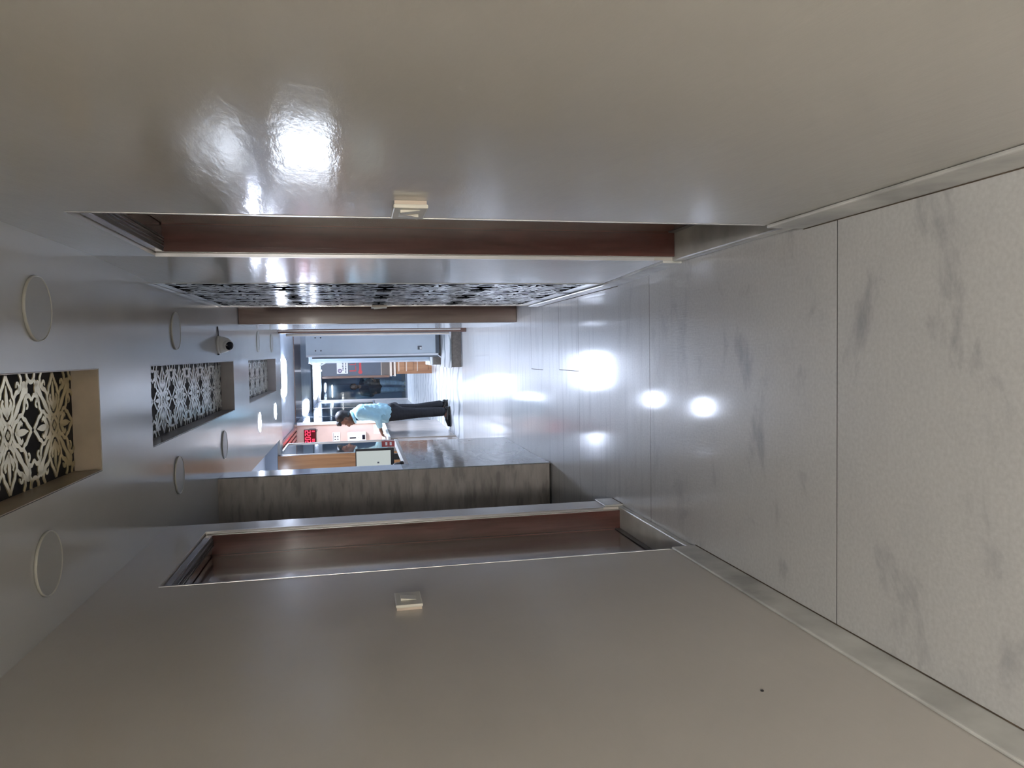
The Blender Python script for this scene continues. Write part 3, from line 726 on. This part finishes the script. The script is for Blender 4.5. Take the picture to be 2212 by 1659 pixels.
# teak cabinet and notice board partition
t = thing('teak_cabinet', (-0.1, 14.0, 0), 'carved teak cabinet with raised panels beyond the steps', 'cabinet')
B(-0.38, 0.60, 13.92, 14.30, 0.0, 0.66).build('body', 'teak', t, 0.004)
for x0, x1 in ((-0.32, -0.02), (0.06, 0.36)):
    for z0, z1 in ((0.07, 0.26), (0.34, 0.46), (0.50, 0.60)):
        B(x0, x1, 13.905, 13.921, z0, z1).build('raised_panel', 'teak', t, 0.006)
        B(x0 - 0.012, x1 + 0.012, 13.914, 13.921, z1 + 0.002, z1 + 0.014).build('bead', 'cream', t)
for z in (0.665, 0.735): B(-0.42, 0.60, 13.89, 14.32, z, z + 0.035).build('shelf_edge', 'cream', t, 0.004)
B(-0.40, 0.60, 13.93, 14.30, 0.70, 0.735).build('shelf_gap', 'mahog', t)
t = thing('notice_board', (-0.1, 14.2, 0.77), 'slate blue notice board standing over the teak cabinet', 'notice board')
B(-0.40, 0.60, 14.15, 14.20, 0.771, 0.92).build('lower_panel', 'brownboard', t)
B(-0.40, 0.60, 14.15, 14.20, 0.92, 2.0).build('panel', 'board', t)
B(-0.445, -0.40, 14.12, 14.22, 0.771, 2.0).build('side_frame', 'brown', t, 0.004)
B(-0.40, 0.60, 14.14, 14.15, 0.915, 0.925).build('rail', 'cream', t)
mb = MB()   # red marks cut from vinyl: a bracket and a thermometer
mb2 = t
B(-0.34, -0.05, 14.146, 14.15, 1.285, 1.325).build('red_bar', 'red', t)
MB().lathe([(0.038, 0), (0.038, 0.0055)], (-0.335, 14.15, 1.305), (0, -1, 0), 20).build('red_bulb', 'red', t)
for bx in ((-0.32, -0.30, 1.38, 1.50), (-0.32, -0.22, 1.38, 1.395), (-0.20, -0.185, 1.40, 1.50), (-0.14, -0.125, 1.40, 1.50), (-0.20, -0.05, 1.385, 1.398)):
    B(bx[0], bx[1], 14.1455 + 0.02 * (bx[3] - bx[2]), 14.15, bx[2], bx[3]).build('red_mark', 'red', t)
t = thing('poster', (-0.2, 14.13, 1.53), 'white poster with purple round logo and small print on the slate board', 'poster')
B(-0.36, 0.02, 14.135, 14.145, 1.53, 1.73).build('sheet', 'paper', t)
lg = MB().lathe([(0.038, 0), (0.038, 0.003)], (-0.305, 14.135, 1.675), (0, -1, 0), 20).build('logo', 'purple', t)
MB().lathe([(0.022, 0), (0.022, 0.002)], (-0.305, 14.132, 1.675), (0, -1, 0), 16).build('logo_ring', 'paper', lg)
MB().lathe([(0.012, 0), (0.012, 0.002)], (-0.305, 14.130, 1.675), (0, -1, 0), 16).build('logo_dot', 'purple', lg)
for row, (z, x0) in enumerate(((1.62, -0.30), (1.57, -0.34))):
    x = x0
    k = 0
    while x < 0.0:
        wd_ = 0.014 + 0.012 * ((k * 5 + row) % 3); B(x, x + wd_, 14.132, 14.135, z - 0.012, z + 0.012 - 0.006 * (k % 2)).build('print_mark', 'ink', t); x += wd_ + 0.008; k += 1

# ------------------------------------------------------------------ far end of lobby
g = sgroup('wall_left_lobby', (-1.4, 17.2, 0), 'lobby wall with grey tiles below dark windows')
B(-1.40, -1.305, 13.45, 21.1, 0, 2.45).build('core', 'night', g)
for k in range(10):
    for r in range(3):
        y0 = 13.46 + k * 0.76
        B(-1.305, -1.292, y0 + 0.003, y0 + 0.757, 0.003 + r * 0.31, 0.307 + r * 0.31).build('tile', 'tile', g)
B(-1.31, -1.285, 13.45, 21.1, 0.935, 0.955).build('sill', 'alu', g)
for k in range(3):
    y0 = 13.5 + k * 2.53
    B(-1.30, -1.295, y0 + 0.02, y0 + 2.51, 0.98, 2.42).build('pane', 'nightglass', g)
    B(-1.305, -1.288, y0 - 0.012, y0 + 0.015, 0.955, 2.45).build('mullion', 'alu' if k == 2 else 'steel_d', g, 0.003)
struct('trim_2', B(-1.29, 0.62, 18.4, 18.6, 2.42, 2.449), 'steel_d', 'dark metal band across the lobby ceiling', 0.002)
g = sgroup('window_1', (-0.5, 21.1, 0), 'dark glazed entrance with metal frame at the end of the lobby')
for bx in ((-1.30, -1.25, 0, 2.45), (-0.46, -0.41, 0, 2.36), (0.3, 0.62, 0, 2.45)): B(bx[0], bx[1], 21.1, 21.16, bx[2], bx[3]).build('frame_bar', 'alu', g, 0.004)
B(-1.25, 0.3, 21.1, 21.16, 2.36, 2.45).build('head_bar', 'alu', g, 0.004)
B(-1.25, 0.3, 21.1, 21.16, 0.0, 0.05).build('bottom_bar', 'steel_d', g, 0.004)
B(-1.25, -0.46, 21.125, 21.135, 0.05, 2.36).build('pane', 'glass', g)
B(-0.41, 0.3, 21.125, 21.135, 0.05, 2.36).build('pane', 'glass', g)
struct('ground', B(-5, 5, 21.1, 30, -0.12, -0.01), plain('dark_paving', (0.08, 0.085, 0.09), 0.5), 'dark paving outside the glazed entrance')
struct('wall_outside', B(-4, 4, 24.0, 24.2, -0.01, 4.0), 'night', 'dark wall outside the entrance')
t = thing('tube_lamp', (-1.15, 23.95, 2.2), 'thin lit tube lamp on the dark wall outside', 'lamp')
MB().tube([(-1.32, 23.96, 2.15), (-0.98, 23.96, 2.15)], 0.018, 10).build('tube', emit('tube_glow', (1, 0.97, 0.9), 14.0), t, 0, True)
B(-1.36, -0.94, 23.975, 24.0, 2.13, 2.17).build('batten', 'white', t)

# ------------------------------------------------------------------ lamps
def lamp_geo(name, loc, rad, par_mat, label, group, rim=True):
    t = thing(name, loc, label, 'lamp', group)
    x, y, z = loc
    MB().lathe([(rad, 0), (rad, 0.006), (rad * 0.99, 0.008), (rad * 0.96, 0.008), (rad * 0.96, 0.0)], (x, y, z), (0, 0, -1), 40).build('rim', 'lamp_rim', t, 0, True)
    MB().lathe([(rad * 0.957, 0.0), (rad * 0.957, 0.005), (rad * 0.95, 0.006)], (x, y, z), (0, 0, -1), 40).build('cover', par_mat, t)
    return t
grp = 'round recessed ceiling lamps'
for (x, y), lab in (((0.151, 2.454), 'unlit round ceiling lamp above the dark door in the glossy wall'), ((-0.612, 2.453), 'unlit round ceiling lamp above the red-brown door'),
                    ((0.136, 4.17), 'unlit round ceiling lamp in front of the dome camera'), ((-0.613, 4.136), 'unlit round ceiling lamp in front of the stone pillar'),
                    ((-0.617, 5.486), 'unlit round ceiling lamp with dark rim above the reception counter')):
    lamp_geo('ceiling_lamp', (x, y, ZC - 0.0005), 0.098, 'lamp_off', lab, grp)
mr = emit('round_lamp_glow', COOL, E_ROUND)
for (x, y), lab in (((-0.629, 7.391), 'lit round ceiling lamp, the one nearer the stone pillar'), ((-0.628, 8.771), 'lit round ceiling lamp, the one nearer the lit bar lamp')):
    lamp_geo('ceiling_lamp', (x, y, ZC - 0.0005), 0.098, mr, lab, grp)
for y, lab in ((7.45, 'round ceiling lamp rim seen edge-on past the dome camera, nearer the camera'), (8.6, 'round ceiling lamp rim seen edge-on past the dome camera, nearer the brown beam')):
    lamp_geo('ceiling_lamp', (0.135, y, ZC - 0.0005), 0.098, 'lamp_off', lab, grp)
def bar_lamp(x0, x1, y0, y1, z, mat, label, group=None):
    t = thing('bar_lamp', ((x0 + x1) / 2, (y0 + y1) / 2, z), label, 'lamp', group)
    r = (y1 - y0) / 2; cy = (y0 + y1) / 2
    poly = [(x1 - min(r, 0.12) + min(r, 0.12) * math.cos(a), cy + r * math.sin(a)) for a in [(-0.5 + k / 8) * PI for k in range(9)]] + \
           [(x0 + min(r, 0.12) - min(r, 0.12) * math.cos(a), cy - r * math.sin(a)) for a in [(-0.5 + k / 8) * PI for k in range(9)]]
    MB().prism(poly, z - 0.022, z - 0.006, 'Z').build('diffuser', mat, t)
    MB().prism([((p[0] - (x0 + x1) / 2) * 1.03 + (x0 + x1) / 2, (p[1] - cy) * 1.03 + cy) for p in poly], z - 0.006, z - 0.0005, 'Z').build('tray', 'white', t)
    return t
bar_lamp(-0.62, -0.04, 11.35, 12.0, 2.45, emit('bar_glow', COOL, E_TUBE), 'lit rounded bar lamp across the corridor ceiling before the brown beam')
bar_lamp(-1.27, -0.95, 15.5, 17.2, 2.45, emit('lobby_glow', COOL, E_LOBBY), 'lit rounded bar lamp on the lobby ceiling by the dark windows')
bar_lamp(-1.16, -0.12, 19.2, 20.9, 2.45, emit('front_glow', COOL, E_FRONT), 'lit wide bar lamp on the lobby ceiling by the glazed entrance')
bar_lamp(-2.4, -1.6, 6.6, 7.6, 2.44, emit('office_glow', COOL, E_OFFICE), 'lit bar lamp on the reception office ceiling')
bar_lamp(-2.3, -2.05, 10.8, 12.6, 2.445, emit('cubicle_glow', (1.0, 0.93, 0.86), E_CUBICLE), 'lit bar lamp on the cubicle ceiling')
bar_lamp(-0.15, 0.3, -4.6, -2.6, ZC, emit('behind_glow', WARM, E_BEHIND), 'lit bar lamp at the closed end of the corridor')

# dome camera
t = thing('dome_camera', (0.078, 5.37, ZC), 'white dome security camera hanging from the ceiling', 'camera')
cx_, cy_ = 0.078, 5.37
MB().lathe([(0.062, 0.0), (0.062, 0.014), (0.058, 0.016)], (cx_, cy_, ZC - 0.0005), (0, 0, -1), 28).build('mount_ring', 'white', t, 0, True)
MB().lathe([(0.058, 0.016), (0.057, 0.03), (0.05, 0.055), (0.044, 0.07), (0.03, 0.085), (0.01, 0.092)], (cx_, cy_, ZC), (0.0, -0.05, -1), 28).build('turret', 'white', t, 0, True)
ax = Vector((-0.12, -0.72, -0.62)).normalized()
ey = MB().lathe([(0.034, 0.0), (0.036, 0.03), (0.034, 0.047), (0.030, 0.050)], Vector((cx_ - 0.002, cy_ - 0.015, ZC - 0.052)), ax, 24).build('eyeball', 'white', t, 0, True)
MB().lathe([(0.029, 0.0495), (0.027, 0.054), (0.012, 0.056)], Vector((cx_ - 0.002, cy_ - 0.015, ZC - 0.052)), ax, 24).build('lens', 'lens', ey, 0, True)
MB().tube([(cx_ + 0.055, cy_, ZC - 0.006), (cx_ + 0.09, cy_ + 0.005, ZC - 0.005), (cx_ + 0.125, cy_ + 0.005, ZC - 0.002)], 0.004, 6).build('cable', 'black', t, 0, True)
MB().lathe([(0.008, 0), (0.007, 0.012)], (cx_ - 0.062, cy_ - 0.01, ZC), (0, 0, -1), 10).build('screw', 'black', t, 0, True)

# lit screen in the reception office (it shows as a bright patch mirrored in the glossy wall)
t = thing('wall_screen', (-1.8, 9.12, 1.6), 'lit screen on the orange wood panel inside the reception office', 'screen')
B(-2.13, -1.48, 9.10, 9.139, 1.58, 2.20).build('case', 'black', t, 0.003)
B(-2.11, -1.50, 9.097, 9.10, 1.60, 2.18).build('screen', emit('side_screen_glow', (0.78, 0.86, 1.0), 7.0), t)

# ------------------------------------------------------------------ people
def blob(name, parts, mat, parent, voxel=0.01, smooth=6):
    """one continuous surface grown from tapered capsules"""
    me = D.meshes.new(name + '_tmp'); bm = bmesh.new()
    for p in parts:
        if len(p) == 4 and isinstance(p[0], (tuple, Vector)):      # capsule a,b,ra,rb
            a, b, ra, rb = Vector(p[0]), Vector(p[1]), p[2], p[3]
            nseg = max(2, int((b - a).length / (min(ra, rb) * 0.5)))
            for k in range(nseg + 1):
                s = k / nseg; q = a.lerp(b, s); r = ra + (rb - ra) * s
                bmesh.ops.create_icosphere(bm, subdivisions=2, radius=r, matrix=Matrix.Translation(q))
        else:                                                       # ellipsoid centre, radii, rotation z/y
            c_, rad, ry = p
            mtx = Matrix.Translation(c_) @ Matrix.Rotation(ry, 4, 'Y') @ Matrix.Diagonal((*rad, 1))
            bmesh.ops.create_icosphere(bm, subdivisions=3, radius=1.0, matrix=mtx)
    bm.to_mesh(me); bm.free()
    o = D.objects.new(name + '_tmp', me); COL.objects.link(o)
    md = o.modifiers.new('r', 'REMESH'); md.mode = 'VOXEL'; md.voxel_size = voxel
    ms = o.modifiers.new('s', 'SMOOTH'); ms.factor = 0.5; ms.iterations = smooth
    dg = bpy.context.evaluated_depsgraph_get()
    me2 = D.meshes.new_from_object(o.evaluated_get(dg))
    D.objects.remove(o); D.meshes.remove(me)
    me2.name = name
    off = wloc(parent)
    for v in me2.vertices: v.co -= off
    for p in me2.polygons: p.use_smooth = True
    me2.materials.clear(); me2.materials.append(MAT[mat])
    r = D.objects.new(name, me2); COL.objects.link(r); r.parent = parent
    WL[r.name] = off
    return r

# --- man in the pale blue shirt, leaning on the counter, facing -X
PY = 11.28
P = lambda x, z, dy=0.0: (x, PY + dy, z)
man = thing('person', (-0.9, PY, 0), 'man in pale blue shirt and black trousers leaning on the beige counter', 'person')
hc = Vector(P(-0.955, 1.555))
body = []
# head tipped forward
body += [((hc.x + 0.015, PY, hc.z + 0.025), (0.098, 0.076, 0.105), 0.35), ((hc.x - 0.035, PY, hc.z - 0.045), (0.062, 0.060, 0.088), 0.30)]
body += [((hc.x - 0.098, PY, hc.z - 0.038), (hc.x - 0.108, PY, hc.z - 0.062), 0.012, 0.016)]            # nose
body += [((hc.x - 0.086, PY - 0.02, hc.z - 0.10), (hc.x - 0.086, PY + 0.02, hc.z - 0.10), 0.013, 0.013)]  # lips
body += [((hc.x - 0.066, PY - 0.012, hc.z - 0.135), (hc.x - 0.066, PY + 0.012, hc.z - 0.135), 0.02, 0.02)]  # chin
for s in (-1, 1):
    body += [((hc.x + 0.0, PY + s * 0.074, hc.z - 0.02), (0.022, 0.012, 0.034), 0.25)]                  # ear
    body += [((hc.x - 0.082, PY + s * 0.03, hc.z - 0.012), (0.016, 0.022, 0.010), 0.0)]                   # brow
# neck, trunk
body += [(P(-0.905, 1.46), P(-0.862, 1.36), 0.056, 0.066)]
body += [(P(-0.865, 1.30), P(-0.87, 1.05), 0.115, 0.105), (P(-0.875, 1.0), P(-0.88, 0.88), 0.11, 0.115)]
legs = {-1: (P(-0.895, 0.90, -0.085), P(-0.895, 0.50, -0.09), P(-0.885, 0.09, -0.09)), 1: (P(-0.87, 0.90, 0.085), P(-0.845, 0.50, 0.10), P(-0.80, 0.09, 0.22))}
for s, (h_, k_, a_) in legs.items():
    body += [(h_, k_, 0.085, 0.06), (k_, a_, 0.058, 0.036), (a_, (a_[0] - 0.10, a_[1], 0.045), 0.036, 0.028)]
arms = {-1: (P(-0.86, 1.335, -0.19), P(-0.94, 1.085, -0.23), P(-1.13, 1.04, -0.13)), 1: (P(-0.86, 1.335, 0.19), P(-0.95, 1.085, 0.23), P(-1.14, 1.035, 0.10))}
for s, (a_, e_, w_) in arms.items():
    body += [(P(-0.86, 1.33), a_, 0.07, 0.06), (a_, e_, 0.048, 0.040), (e_, w_, 0.038, 0.026)]
    # hand: palm, four bent fingers, thumb from the side of the palm
    wv = Vector(w_); d = (wv - Vector(e_)).normalized(); side = Vector((d.y, -d.x, 0)).normalized() * s
    pal = wv + d * 0.05
    body += [(tuple(wv), tuple(pal + Vector((0, 0, -0.004))), 0.022, 0.024)]
    for q, L in zip((-1.5, -0.5, 0.5, 1.5), (0.030, 0.036, 0.034, 0.026)):
        r0 = pal + side * q * 0.016 + d * 0.012; r1 = r0 + d * L + Vector((0, 0, -0.006)); r2 = r1 + d * L * 0.7 + Vector((0, 0, -0.022))
        body += [(tuple(r0), tuple(r1), 0.0088, 0.008), (tuple(r1), tuple(r2), 0.008, 0.007)]
    t0 = wv + d * 0.022 - side * 0.022; t1 = t0 + d * 0.026 - side * 0.02; t2 = t1 + d * 0.024 + Vector((0, 0, -0.01))
    body += [(tuple(t0), tuple(t1), 0.010, 0.009), (tuple(t1), tuple(t2), 0.009, 0.0075)]
blob('body', body, 'skin', man, 0.0075, 3)
hair = [((hc.x + 0.03, PY, hc.z + 0.045), (0.100, 0.084, 0.098), 0.35), ((hc.x + 0.062, PY, hc.z - 0.01), (0.060, 0.074, 0.085), 0.2),
        ((hc.x - 0.062, PY, hc.z + 0.088), (0.048, 0.058, 0.034), 0.5), ((hc.x - 0.085, PY - 0.015, hc.z + 0.068), (0.022, 0.04, 0.022), 0.5)]
blob('hair', hair, 'hair', man, 0.008, 2)
for s in (-1, 1):
    MB().lathe([(0.009, 0), (0.007, 0.004), (0.002, 0.006)], (hc.x - 0.083, PY + s * 0.030, hc.z - 0.028), (-1, 0, 0), 10).build('eye', 'black', man, 0, True)
shirt = [(P(-0.885, 1.415), P(-0.868, 1.38), 0.072, 0.082)]
for dy in (-0.10, 0, 0.10):
    shirt += [(P(-0.865, 1.30, dy), P(-0.858, 1.12, dy * 0.95), 0.122, 0.118), (P(-0.858, 1.12, dy * 0.95), P(-0.885, 0.95, dy * 0.9), 0.118, 0.128)]
for s, (a_, e_, w_) in arms.items():
    ev = Vector(e_); wv = Vector(w_)
    shirt += [(P(-0.86, 1.33, s * 0.08), a_, 0.09, 0.082), (a_, e_, 0.074, 0.060), (e_, tuple(ev.lerp(wv, 0.62)), 0.058, 0.046)]
# drag folds from the arm to the back, and the loose tail over the belt
for k in range(5):
    shirt += [(P(-0.76 - 0.012 * k, 1.27 - 0.05 * k, -0.20), P(-0.90, 1.15 - 0.045 * k, -0.235), 0.018, 0.012)]
shirt += [(P(-0.775, 1.05, -0.05), P(-0.79, 0.955, -0.05), 0.05, 0.05), (P(-0.99, 1.02, -0.05), P(-0.985, 0.945, -0.05), 0.045, 0.05)]
blob('shirt', shirt, 'shirt', man, 0.010, 4)
MB().tube([(-0.93 + 0.082 * math.cos(a), PY + 0.078 * math.sin(a), 1.432 + 0.03 * math.cos(a)) for a in [k * PI / 8 for k in range(17)]], 0.018, 8).build('collar', 'shirt', man, 0, True)
tr = []
for dy in (-0.075, 0.075): tr += [(P(-0.885, 0.93, dy), P(-0.885, 0.80, dy), 0.118, 0.118)]
for s, (h_, k_, a_) in legs.items():
    kv, av = Vector(k_), Vector(a_)
    tr += [(h_, k_, 0.118, 0.080), (k_, tuple(kv.lerp(av, 0.9)), 0.080, 0.073)]
tr += [(P(-0.80, 0.87, -0.07), P(-0.80, 0.82, 0.07), 0.07, 0.07)]
blob('trousers', tr, 'trousers', man, 0.010, 4)
for s, (h_, k_, a_) in legs.items():
    ax_, ay_ = a_[0], a_[1]
    # low slip-on: heel cup, vamp, long toe, flat sole
    blob('shoe', [((ax_ + 0.045, ay_, 0.05), (ax_ + 0.03, ay_, 0.03), 0.036, 0.034), ((ax_ + 0.03, ay_, 0.035), (ax_ - 0.12, ay_, 0.042), 0.034, 0.043), ((ax_ - 0.12, ay_, 0.042), (ax_ - 0.205, ay_, 0.028), 0.042, 0.026)], 'shoe', man, 0.007, 3)
    MB().prism([(ax_ + 0.075, ay_ - 0.03), (ax_ + 0.075, ay_ + 0.03), (ax_ - 0.08, ay_ + 0.042), (ax_ - 0.19, ay_ + 0.034), (ax_ - 0.235, ay_ + 0.01), (ax_ - 0.235, ay_ - 0.01), (ax_ - 0.19, ay_ - 0.034), (ax_ - 0.08, ay_ - 0.042)], 0.001, 0.016, 'Z').build('sole', 'shoe', man)

# --- person in dark clothes outside the glass, facing the lobby
QY = 21.5
Q = lambda x, z, dy=0.0: (-0.92 + x, QY + dy, z)
per = thing('person', (-0.92, QY, -0.01), 'person in dark shirt and faded jeans standing outside the glazed entrance', 'person')
bd = [((-0.92, QY, 1.47), (0.078, 0.095, 0.105), 0.0), ((-0.92, QY - 0.03, 1.41), (0.060, 0.062, 0.075), 0.0), (Q(0, 1.40), Q(0, 1.30), 0.05, 0.055),
      ((-0.92, QY - 0.095, 1.445), (-0.92, QY - 0.105, 1.425), 0.012, 0.014), ((-0.94, QY - 0.085, 1.385), (-0.90, QY - 0.085, 1.385), 0.012, 0.012)]
for s in (-1, 1): bd += [((-0.92 + s * 0.078, QY, 1.45), (0.012, 0.02, 0.03), 0)]
bd += [(Q(0, 1.22), Q(0, 0.95), 0.12, 0.11), (Q(0, 0.9), Q(0, 0.82), 0.12, 0.12)]
L2 = {-1: (Q(-0.10, 0.82), Q(-0.11, 0.44), Q(-0.11, 0.06, 0.04)), 1: (Q(0.10, 0.82), Q(0.10, 0.45, -0.06), Q(0.07, 0.06, -0.10))}
A2 = {-1: (Q(-0.19, 1.22), Q(-0.25, 0.98, 0.02), Q(-0.20, 0.90, -0.16)), 1: (Q(0.19, 1.22), Q(0.26, 0.99, 0.02), Q(0.19, 0.92, -0.18))}
for s, (h_, k_, a_) in L2.items(): bd += [(h_, k_, 0.085, 0.06), (k_, a_, 0.056, 0.036)]
for s, (a_, e_, w_) in A2.items():
    bd += [(Q(0, 1.24), a_, 0.07, 0.055), (a_, e_, 0.045, 0.038), (e_, w_, 0.036, 0.026)]
    wv = Vector(w_); d = (wv - Vector(e_)).normalized()
    bd += [(w_, tuple(wv + d * 0.05), 0.024, 0.026)]
    for q, L in zip((-1.5, -0.5, 0.5, 1.5), (0.05, 0.06, 0.056, 0.045)):
        r0 = wv + d * 0.06 + Vector((q * 0.017, 0, 0)); bd += [(tuple(r0), tuple(r0 + d * L + Vector((0, 0, -0.02))), 0.0095, 0.0085)]
    bd += [(tuple(wv + d * 0.03 + Vector((-s * 0.025, 0, 0.01))), tuple(wv + d * 0.075 + Vector((-s * 0.045, 0, 0.015))), 0.0105, 0.009)]
blob('body', bd, 'skin', per, 0.009, 3)
blob('hair', [((-0.92, QY + 0.02, 1.515), (0.086, 0.092, 0.072), 0.0), ((-0.92, QY + 0.06, 1.46), (0.08, 0.055, 0.08), 0.0)], 'hair', per, 0.01, 2)
for s in (-1, 1): MB().lathe([(0.009, 0), (0.007, 0.004), (0.002, 0.006)], (-0.92 + s * 0.03, QY - 0.086, 1.452), (0, -1, 0), 10).build('eye', 'black', per, 0, True)
sh = []
for dx in (-0.09, 0, 0.09): sh += [(Q(dx, 1.20), Q(dx, 0.80), 0.13, 0.13)]
for s, (a_, e_, w_) in A2.items(): sh += [(Q(s * 0.08, 1.24), a_, 0.085, 0.08), (a_, e_, 0.074, 0.062), (e_, tuple(Vector(e_).lerp(Vector(w_), 0.4)), 0.06, 0.05)]
blob('shirt', sh, 'navy', per, 0.012, 4)
je = [(Q(-0.07, 0.82), Q(0.07, 0.82), 0.12, 0.12)]
for s, (h_, k_, a_) in L2.items(): je += [(h_, k_, 0.11, 0.08), (k_, a_, 0.08, 0.068)]
blob('jeans', je, 'jeans', per, 0.012, 4)
for s, (h_, k_, a_) in L2.items():
    blob('shoe', [((a_[0], a_[1] + 0.05, 0.04), (a_[0], a_[1] - 0.09, 0.035), 0.042, 0.046), ((a_[0], a_[1] - 0.09, 0.035), (a_[0], a_[1] - 0.17, 0.025), 0.045, 0.034)], 'tanshoe', per, 0.009, 3)
